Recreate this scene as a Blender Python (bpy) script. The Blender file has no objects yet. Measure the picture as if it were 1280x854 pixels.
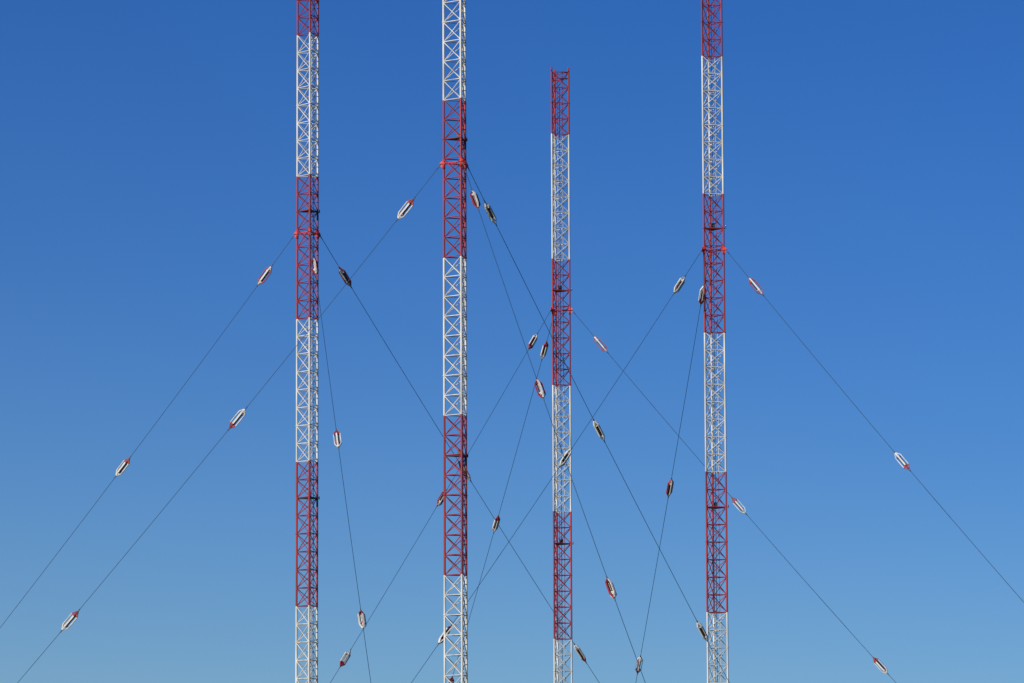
import bpy, math, random
from mathutils import Vector, Matrix
random.seed(11)
scene=bpy.context.scene
# ---------------------------------------------------------------- world
SUN_EL=math.radians(25); SUN_AZ=math.radians(226)   # azimuth from +Y toward +X
w=bpy.data.worlds.new("sky"); scene.world=w; w.use_nodes=True
nt=w.node_tree; nt.nodes.clear()
out=nt.nodes.new("ShaderNodeOutputWorld"); bg=nt.nodes.new("ShaderNodeBackground")
sk=nt.nodes.new("ShaderNodeTexSky"); sk.sky_type='NISHITA'; sk.sun_disc=False
sk.sun_elevation=SUN_EL; sk.sun_rotation=SUN_AZ
sk.altitude=1500; sk.air_density=1.0; sk.dust_density=0.0; sk.ozone_density=4.0
# clear-air tint by elevation (world direction): deep blue above, paler haze toward the horizon
tc=nt.nodes.new("ShaderNodeTexCoord"); sx=nt.nodes.new("ShaderNodeSeparateXYZ"); nt.links.new(tc.outputs['Generated'],sx.inputs[0])
cr=nt.nodes.new("ShaderNodeValToRGB"); cr.color_ramp.interpolation='LINEAR'
mr=nt.nodes.new("ShaderNodeMapRange"); mr.inputs['From Min'].default_value=0; mr.inputs['From Max'].default_value=.3
# the clear-air band sits a little lower toward the west (left), higher toward the east
md=nt.nodes.new("ShaderNodeMath"); md.operation='MULTIPLY_ADD'; md.inputs[1].default_value=.16
nt.links.new(sx.outputs['X'],md.inputs[0]); nt.links.new(sx.outputs['Z'],md.inputs[2])
nt.links.new(md.outputs[0],mr.inputs['Value']); nt.links.new(mr.outputs[0],cr.inputs[0])
e=cr.color_ramp.elements
e[0].position=0; e[0].color=(.44,.58,.77,1)
e[1].position=1; e[1].color=(.145,.38,.77,1)
for p,c in((.15,(.36,.53,.76,1)),(.40,(.235,.445,.765,1)),(.655,(.17,.405,.77,1))):
    x=e.new(p); x.color=c
mu=nt.nodes.new("ShaderNodeMix"); mu.data_type='RGBA'; mu.blend_type='MULTIPLY'; mu.inputs[0].default_value=1
nt.links.new(sk.outputs[0],mu.inputs[6]); nt.links.new(cr.outputs[0],mu.inputs[7])
nt.links.new(mu.outputs[2],bg.inputs[0]); bg.inputs[1].default_value=0.1
nt.links.new(bg.outputs[0],out.inputs[0])
sd=bpy.data.lights.new("sun","SUN"); sd.energy=4.4; sd.angle=math.radians(.5); sd.color=(1,.95,.87)
so=bpy.data.objects.new("sun",sd); scene.collection.objects.link(so)
sv=Vector((math.sin(SUN_AZ)*math.cos(SUN_EL),math.cos(SUN_AZ)*math.cos(SUN_EL),math.sin(SUN_EL)))
so.rotation_euler=sv.to_track_quat('Z','Y').to_euler(); so.location=sv*100
scene.view_settings.view_transform='Standard'; scene.view_settings.look='None'; scene.view_settings.exposure=0
# ---------------------------------------------------------------- materials
def mat(name,c1,c2,scale=3.0,rough=.55,metal=0.0,streak=True,lo=.35,hi=.75,stretch=.15):
    m=bpy.data.materials.new(name); m.use_nodes=True; n=m.node_tree; b=n.nodes["Principled BSDF"]
    tc=n.nodes.new("ShaderNodeTexCoord"); mp=n.nodes.new("ShaderNodeMapping")
    mp.inputs['Scale'].default_value=(1,1,stretch if streak else 1)
    nz=n.nodes.new("ShaderNodeTexNoise"); nz.inputs['Scale'].default_value=scale; nz.inputs['Detail'].default_value=6
    cr=n.nodes.new("ShaderNodeValToRGB"); cr.color_ramp.elements[0].position=lo; cr.color_ramp.elements[1].position=hi
    cr.color_ramp.elements[0].color=(*c1,1); cr.color_ramp.elements[1].color=(*c2,1)
    L=n.links.new
    L(tc.outputs['Object'],mp.inputs[0]); L(mp.outputs[0],nz.inputs['Vector']); L(nz.outputs['Fac'],cr.inputs[0]); L(cr.outputs[0],b.inputs['Base Color'])
    b.inputs['Roughness'].default_value=rough; b.inputs['Metallic'].default_value=metal
    return m
RED=mat("red_paint",(.39,.024,.032),(.20,.024,.03),2.5,.55,lo=.32,hi=.68)
WHT=mat("white_paint",(.75,.73,.67),(.42,.395,.34),2.5,.6,lo=.35,hi=.72)
ORG=mat("bright_red_paint",(.60,.035,.02),(.5,.03,.02),3,.5)
PORC=mat("brown_porcelain",(.035,.018,.015),(.06,.03,.025),6,.25)
STEEL=mat("galvanised_steel",(.12,.125,.13),(.07,.075,.08),5,.5,.4)
DARK=mat("dark_grating",(.03,.03,.033),(.05,.05,.05),5,.6)
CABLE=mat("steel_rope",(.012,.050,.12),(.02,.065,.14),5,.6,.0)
CONC=mat("concrete",(.28,.27,.25),(.4,.39,.36),2,.9,streak=False)
LAMP=mat("obstruction_lamp_glass",(.25,.01,.01),(.4,.02,.02),4,.15)
MATS=[RED,WHT,ORG,PORC,STEEL,DARK,CABLE,CONC,LAMP]
R_,W_,O_,P_,S_,D_,C_,K_,L_=range(9)
# ---------------------------------------------------------------- mesh builder
class MB:
    def __init__(s): s.v=[];s.f=[];s.m=[];s.sm=[]
    def tube(s,p,q,r,n=6,m=0,r2=None,cap=True):
        p=Vector(p);q=Vector(q);d=(q-p)
        if d.length<1e-6:return
        d.normalize(); a=d.orthogonal().normalized(); b=d.cross(a); r2=r if r2 is None else r2
        i0=len(s.v)
        for c,rr in((p,r),(q,r2)):
            for k in range(n):
                t=2*math.pi*k/n; s.v.append(c+a*math.cos(t)*rr+b*math.sin(t)*rr)
        for k in range(n):
            s.f.append((i0+k,i0+(k+1)%n,i0+n+(k+1)%n,i0+n+k)); s.m.append(m); s.sm.append(True)
        if cap:
            s.f.append(tuple(i0+k for k in range(n))[::-1]); s.m.append(m); s.sm.append(False)
            s.f.append(tuple(i0+n+k for k in range(n))); s.m.append(m); s.sm.append(False)
    def bar(s,p,q,wv,w,t,m):
        p=Vector(p);q=Vector(q);d=(q-p).normalized(); wv=Vector(wv); wv=(wv-d*wv.dot(d)).normalized(); tv=d.cross(wv)
        i0=len(s.v)
        for c in(p,q):
            for a,b in((-1,-1),(1,-1),(1,1),(-1,1)): s.v.append(c+wv*a*w/2+tv*b*t/2)
        for f in((0,1,2,3)[::-1],(4,5,6,7),(0,1,5,4),(1,2,6,5),(2,3,7,6),(3,0,4,7)):
            s.f.append(tuple(i0+k for k in f)); s.m.append(m); s.sm.append(False)
    def prism(s,pts,off,m):
        i0=len(s.v);n=len(pts);off=Vector(off)
        for p in pts:s.v.append(Vector(p)-off)
        for p in pts:s.v.append(Vector(p)+off)
        s.f.append(tuple(i0+k for k in range(n))[::-1]);s.m.append(m);s.sm.append(False)
        s.f.append(tuple(i0+n+k for k in range(n)));s.m.append(m);s.sm.append(False)
        for k in range(n):
            s.f.append((i0+k,i0+(k+1)%n,i0+n+(k+1)%n,i0+n+k));s.m.append(m);s.sm.append(False)
    def lathe(s,prof,M,n=14,m=0):
        i0=len(s.v)
        for x,r in prof:
            for k in range(n):
                t=2*math.pi*k/n; s.v.append(M@Vector((x,r*math.cos(t),r*math.sin(t))))
        for j in range(len(prof)-1):
            for k in range(n):
                a=i0+j*n+k;b=i0+j*n+(k+1)%n
                s.f.append((a,b,b+n,a+n));s.m.append(m);s.sm.append(True)
        s.f.append(tuple(i0+k for k in range(n))[::-1]);s.m.append(m);s.sm.append(False)
        e=i0+(len(prof)-1)*n
        s.f.append(tuple(e+k for k in range(n)));s.m.append(m);s.sm.append(False)
    def obj(s,name,parent=None,loc=(0,0,0)):
        me=bpy.data.meshes.new(name); me.from_pydata([tuple(v) for v in s.v],[],s.f)
        used=sorted(set(s.m)); idx={u:i for i,u in enumerate(used)}
        for u in used: me.materials.append(MATS[u])
        me.polygons.foreach_set("material_index",[idx[x] for x in s.m]); me.polygons.foreach_set("use_smooth",s.sm)
        me.update()
        o=bpy.data.objects.new(name,me); scene.collection.objects.link(o); o.location=loc
        if parent: o.parent=parent
        return o
def empty(name,loc):
    o=bpy.data.objects.new(name,None); o.empty_display_size=.5; o.location=loc; scene.collection.objects.link(o); return o
# ---------------------------------------------------------------- layout (metres, camera 1.6 m above ground at origin)
MASTS=[((-11.327,247.647),(291.5,49.0,169.5)),((-2.752,223.606),(282.0,39.5,159.0)),
       ((3.007,281.598),(220.0,103.5,339.0)),((11.527,255.006),(229.0,116.0,349.0))]
Z0=33.2256; BASE=Z0-32; NC=52; TOPZ=BASE+NC; ZATT=Z0+4.764
RC=.66; R0=.80; RA=34.0; SAG=.6
def band(z):
    k=math.floor((z-Z0)/8+1e-6); return R_ if k%2==0 else W_
def build_mast(xy,az):
    root=empty("radio_mast",(xy[0],xy[1],0))
    az0=sum(a-120*i for i,a in enumerate(sorted(az)))/3
    A=[math.radians(az0+120*i) for i in range(3)]
    def leg(i,z):
        t=min(1,max(.12,(z-BASE)/2.0)) if z<BASE+2 else 1
        return Vector((RC*t*math.sin(A[i%3]),RC*t*math.cos(A[i%3]),z))
    mb=MB()
    for c in range(NC):
        z=BASE+c; m=band(z+.5)
        for i in range(3):
            a,b=leg(i,z),leg(i,z+1); a2,b2=leg(i+1,z),leg(i+1,z+1)
            mb.tube(a,b,.057,8,m,cap=False)
            mb.tube(a,a2,.025,6,m,cap=False)
            n=((a+a2)/2); n.z=0; n=n.normalized()*.024
            mb.tube(a+n,b2+n,.0235,6,m,cap=False); mb.tube(a2-n,b-n,.0235,6,m,cap=False)
            if c%6==2:
                mb.tube(a-Vector((0,0,.025)),a+Vector((0,0,.025)),.08,10,m)
    for i in range(3):
        mb.tube(leg(i,TOPZ),leg(i+1,TOPZ),.035,6,R_); mb.tube(leg(i,TOPZ),leg(i,TOPZ)+Vector((0,0,.30)),.05,8,R_)
        mb.tube(leg(i,TOPZ-.4),leg(i+1,TOPZ-.4),.03,6,R_)
    mb.obj("lattice",root)
    mb=MB(); mid=(leg(0,10)+leg(1,10))/2; mid.z=0; inn=mid*.80; tv=(leg(1,10)-leg(0,10)).normalized()*.17
    for s0 in(-1,1):
        z=BASE+2
        while z<TOPZ-.1:
            z2=min(TOPZ,z+1); mb.bar(inn+tv*s0+Vector((0,0,z)),inn+tv*s0+Vector((0,0,z2)),tv,.03,.02,band(z+.5)); z=z2
    z=BASE+2.2
    while z<TOPZ-.1:
        mb.tube(inn-tv+Vector((0,0,z)),inn+tv+Vector((0,0,z)),.011,4,band(z),cap=False); z+=.33
    mb.obj("ladder",root)
    mb=MB(); mb.tube(mid*.55+Vector((0,0,BASE+1.5)),mid*.55+Vector((0,0,TOPZ-1)),.018,6,C_); mb.obj("lamp_cable",root)
    mb=MB()
    for i in range(3):
        a=math.radians(sorted(az)[i]); o=Vector((math.sin(a),math.cos(a),0))
        s=Vector((o.y,-o.x,0))
        tip=o*(R0+.06)+Vector((0,0,ZATT))
        l=leg(i,ZATT)
        mb.prism([l+s*.14-o*.1,l-s*.14-o*.1,tip-s*.05,tip+s*.05],(0,0,.014),O_)
        mb.prism([l+Vector((0,0,.20)),tip+Vector((0,0,.06)),tip-Vector((0,0,.10)),l-Vector((0,0,.28))],s*.014,O_)
        mb.tube(leg(i,ZATT),leg(i+1,ZATT),.034,8,O_)
        mb.tube(l-Vector((0,0,.28)),l+Vector((0,0,.22)),.075,10,O_)
    mb.obj("guy_bracket",root)
    for zz in(ZATT+1.25,ZATT-14.8):
        mb=MB()
        cen=Vector((0,0,zz)); P=[cen+(leg(i,zz)-cen)*.92 for i in range(3)]
        mb.prism(P,(0,0,.035),D_)
        mb.bar(mid*.3+Vector((0,0,zz+.04)),mid*.3+Vector((0,0,zz+.30)),tv,.22,.16,S_)
        l=leg(0,zz); o=l.copy();o.z=0;o.normalize()
        mb.tube(l,l+o*.13,.015,6,S_); mb.tube(l+o*.13+Vector((0,0,-.03)),l+o*.13+Vector((0,0,.04)),.03,10,S_)
        mb.lathe([(0,.03),(.04,.035),(.08,.028),(.11,.01)],Matrix.Translation(l+o*.13+Vector((0,0,.04)))@Matrix.Rotation(-math.pi/2,4,'Y'),10,L_)
        mb.obj("rest_platform",root)
    mb=MB(); up=Matrix.Rotation(-math.pi/2,4,'Y')
    mb.lathe([(0,1.3),(.35,1.3),(.38,1.26),(.38,.5),(.5,.45)],up,4,K_)
    mb.obj("plinth",root)
    mb=MB(); prof=[(.5,.2)]
    for j in range(5): x=.52+j*.12; prof+=[(x,.13),(x+.05,.2),(x+.07,.2),(x+.11,.13)]
    mb.lathe(prof,up,18,P_); mb.lathe([(1.12,.2),(BASE+.03,.2)],up,18,S_)
    mb.obj("base_insulator",root)
    return root
# ---------------------------------------------------------------- guys
def guy_insulator(loc,ax,roll,style,flip):
    X=ax.normalized()*flip; Y=X.cross(Vector((0,0,1))).normalized(); Z=X.cross(Y)
    M=Matrix((X,Y,Z)).transposed()@Matrix.Rotation(roll,3,'X')
    # style 0: white cage, red yoke on one end;  1: red outer straps, white inner; 2: all white
    c1,c2={0:(W_,W_),1:(R_,W_),2:(W_,W_)}[style]
    mb=MB()
    for (wv,h,c,sg) in((Vector((0,1,0)),.175,c1,1),(Vector((0,0,1)),.125,c2,-1)):
        ov=wv.cross(Vector((1,0,0)))
        xa,xb=(-.36,.36) if sg>0 else (-.38,.33)
        ca=c; cb=R_ if (style==0) else c
        V=lambda x,y:Vector((x,0,0))+wv*y
        for s0 in(-1,1):
            mb.bar(V(xa,s0*h),V(xb,s0*h),ov,.085,.04,c)
            mb.bar(V(xb,s0*h),V(.60,s0*.03),ov,.08,.04,cb)
            mb.bar(V(xa,s0*h),V(-.60,s0*.03),ov,.08,.04,ca)
        e=xb if sg>0 else xa
        mb.bar(V(e,-(h-.03)),V(e,h-.03),ov,.11,.07,cb if sg>0 else ca)
    mb.lathe([(-.33,.03),(-.32,.12),(-.28,.12),(-.27,.05)],Matrix.Identity(4),12,W_ if style else R_)
    prof=[(-.30,.04)]
    for j in range(6): x=-.27+j*.098; prof+=[(x,.06),(x+.04,.10),(x+.055,.10),(x+.09,.06)]
    prof+=[(.325,.04)]
    mb.lathe(prof,Matrix.Identity(4),14,P_)
    for d in(-1,1):
        mb.tube((.56*d,0,0),(.80*d,0,0),.045,8,S_,r2=.02)
    o=mb.obj("guy_insulator"); o.matrix_world=Matrix.Translation(loc)@M.to_4x4()
    return o
def build_guy(xy,azd,styles):
    a=math.radians(azd); o=Vector((math.sin(a),math.cos(a),0))
    B0=Vector((xy[0],xy[1],0))
    L=math.hypot(RA-R0,ZATT)
    def P(u): return B0+o*(R0+(RA-R0)*u)+Vector((0,0,ZATT*(1-u)-4*SAG*u*(1-u)))
    root=empty("guy_wire",B0+o*RA); inv=Matrix.Translation(root.location).inverted()
    cs=[(2.8+13.3*k)/L for k in range(4)]
    edges=[0]
    for c in cs: edges+=[c-.78/L,c+.78/L]
    uend=1-.6/L; edges.append(uend)
    mb=MB()
    for j in range(0,len(edges),2):
        u0,u1=edges[j],edges[j+1]; n=max(2,int((u1-u0)*40))
        for k in range(n):
            mb.tube(P(u0+(u1-u0)*k/n),P(u0+(u1-u0)*(k+1)/n),.0155,6,C_,cap=False)
    mb.tube(P(0),P(.35/L),.035,8,S_,r2=.02)
    mb.obj("steel_rope",root).matrix_parent_inverse=inv
    mb=MB(); e=B0+o*RA
    mb.tube(P(uend),e+Vector((0,0,.25)),.04,8,S_)
    mb.obj("turnbuckle",root).matrix_parent_inverse=inv
    mb=MB(); s=Vector((o.y,-o.x,0))
    mb.bar(e+Vector((0,0,-.4)),e+Vector((0,0,.3)),s,1.6,1.2,K_)
    mb.obj("anchor_block",root).matrix_parent_inverse=inv
    for i,c in enumerate(cs):
        ax=P(c+.002)-P(c-.002)
        turn=abs(math.sin(a))>.6 and not (30<azd<55)
        guy_insulator(P(c),ax,random.uniform(-.4,.4)+(math.pi/2 if turn else 0),styles[i],random.choice((-1,1)))
ST=[((1,0,0,0),(1,0,0,0),(1,0,0,0)),((0,0,0,0),(2,2,2,0),(1,1,1,0)),
    ((0,1,0,0),(1,0,0,0),(0,0,0,0)),((2,2,0,0),(1,0,0,0),(0,1,0,0))]
for (xy,az),st in zip(MASTS,ST):
    build_mast(xy,az)
    for a,s in zip(az,st): build_guy(xy,a,s)
# ---------------------------------------------------------------- ground
me=bpy.data.meshes.new("ground"); S=9000; N=60
vs=[];fs=[]
for j in range(N+1):
    for i in range(N+1):
        fx=(i/N*2-1);fy=(j/N*2-1); x=S*fx*abs(fx);y=250+S*fy*abs(fy)
        vs.append((x,y,0))
for j in range(N):
    for i in range(N):
        a=j*(N+1)+i; fs.append((a,a+1,a+N+2,a+N+1))
me.from_pydata(vs,[],fs); g=bpy.data.objects.new("ground",me); scene.collection.objects.link(g)
gm=mat("grass",(.045,.075,.02),(.10,.11,.04),.08,.95,streak=False); me.materials.append(gm)
# ---------------------------------------------------------------- camera
cd=bpy.data.cameras.new("camera"); cd.sensor_width=36; cd.lens=5616.14/1280*36; cd.clip_start=.5; cd.clip_end=30000
co=bpy.data.objects.new("camera",cd); scene.collection.objects.link(co)
co.matrix_world=Matrix.Translation((0,0,1.6))@Matrix.Rotation(math.pi/2+.12163,4,'X')@Matrix.Rotation(-.00384,4,'Z')
scene.camera=co
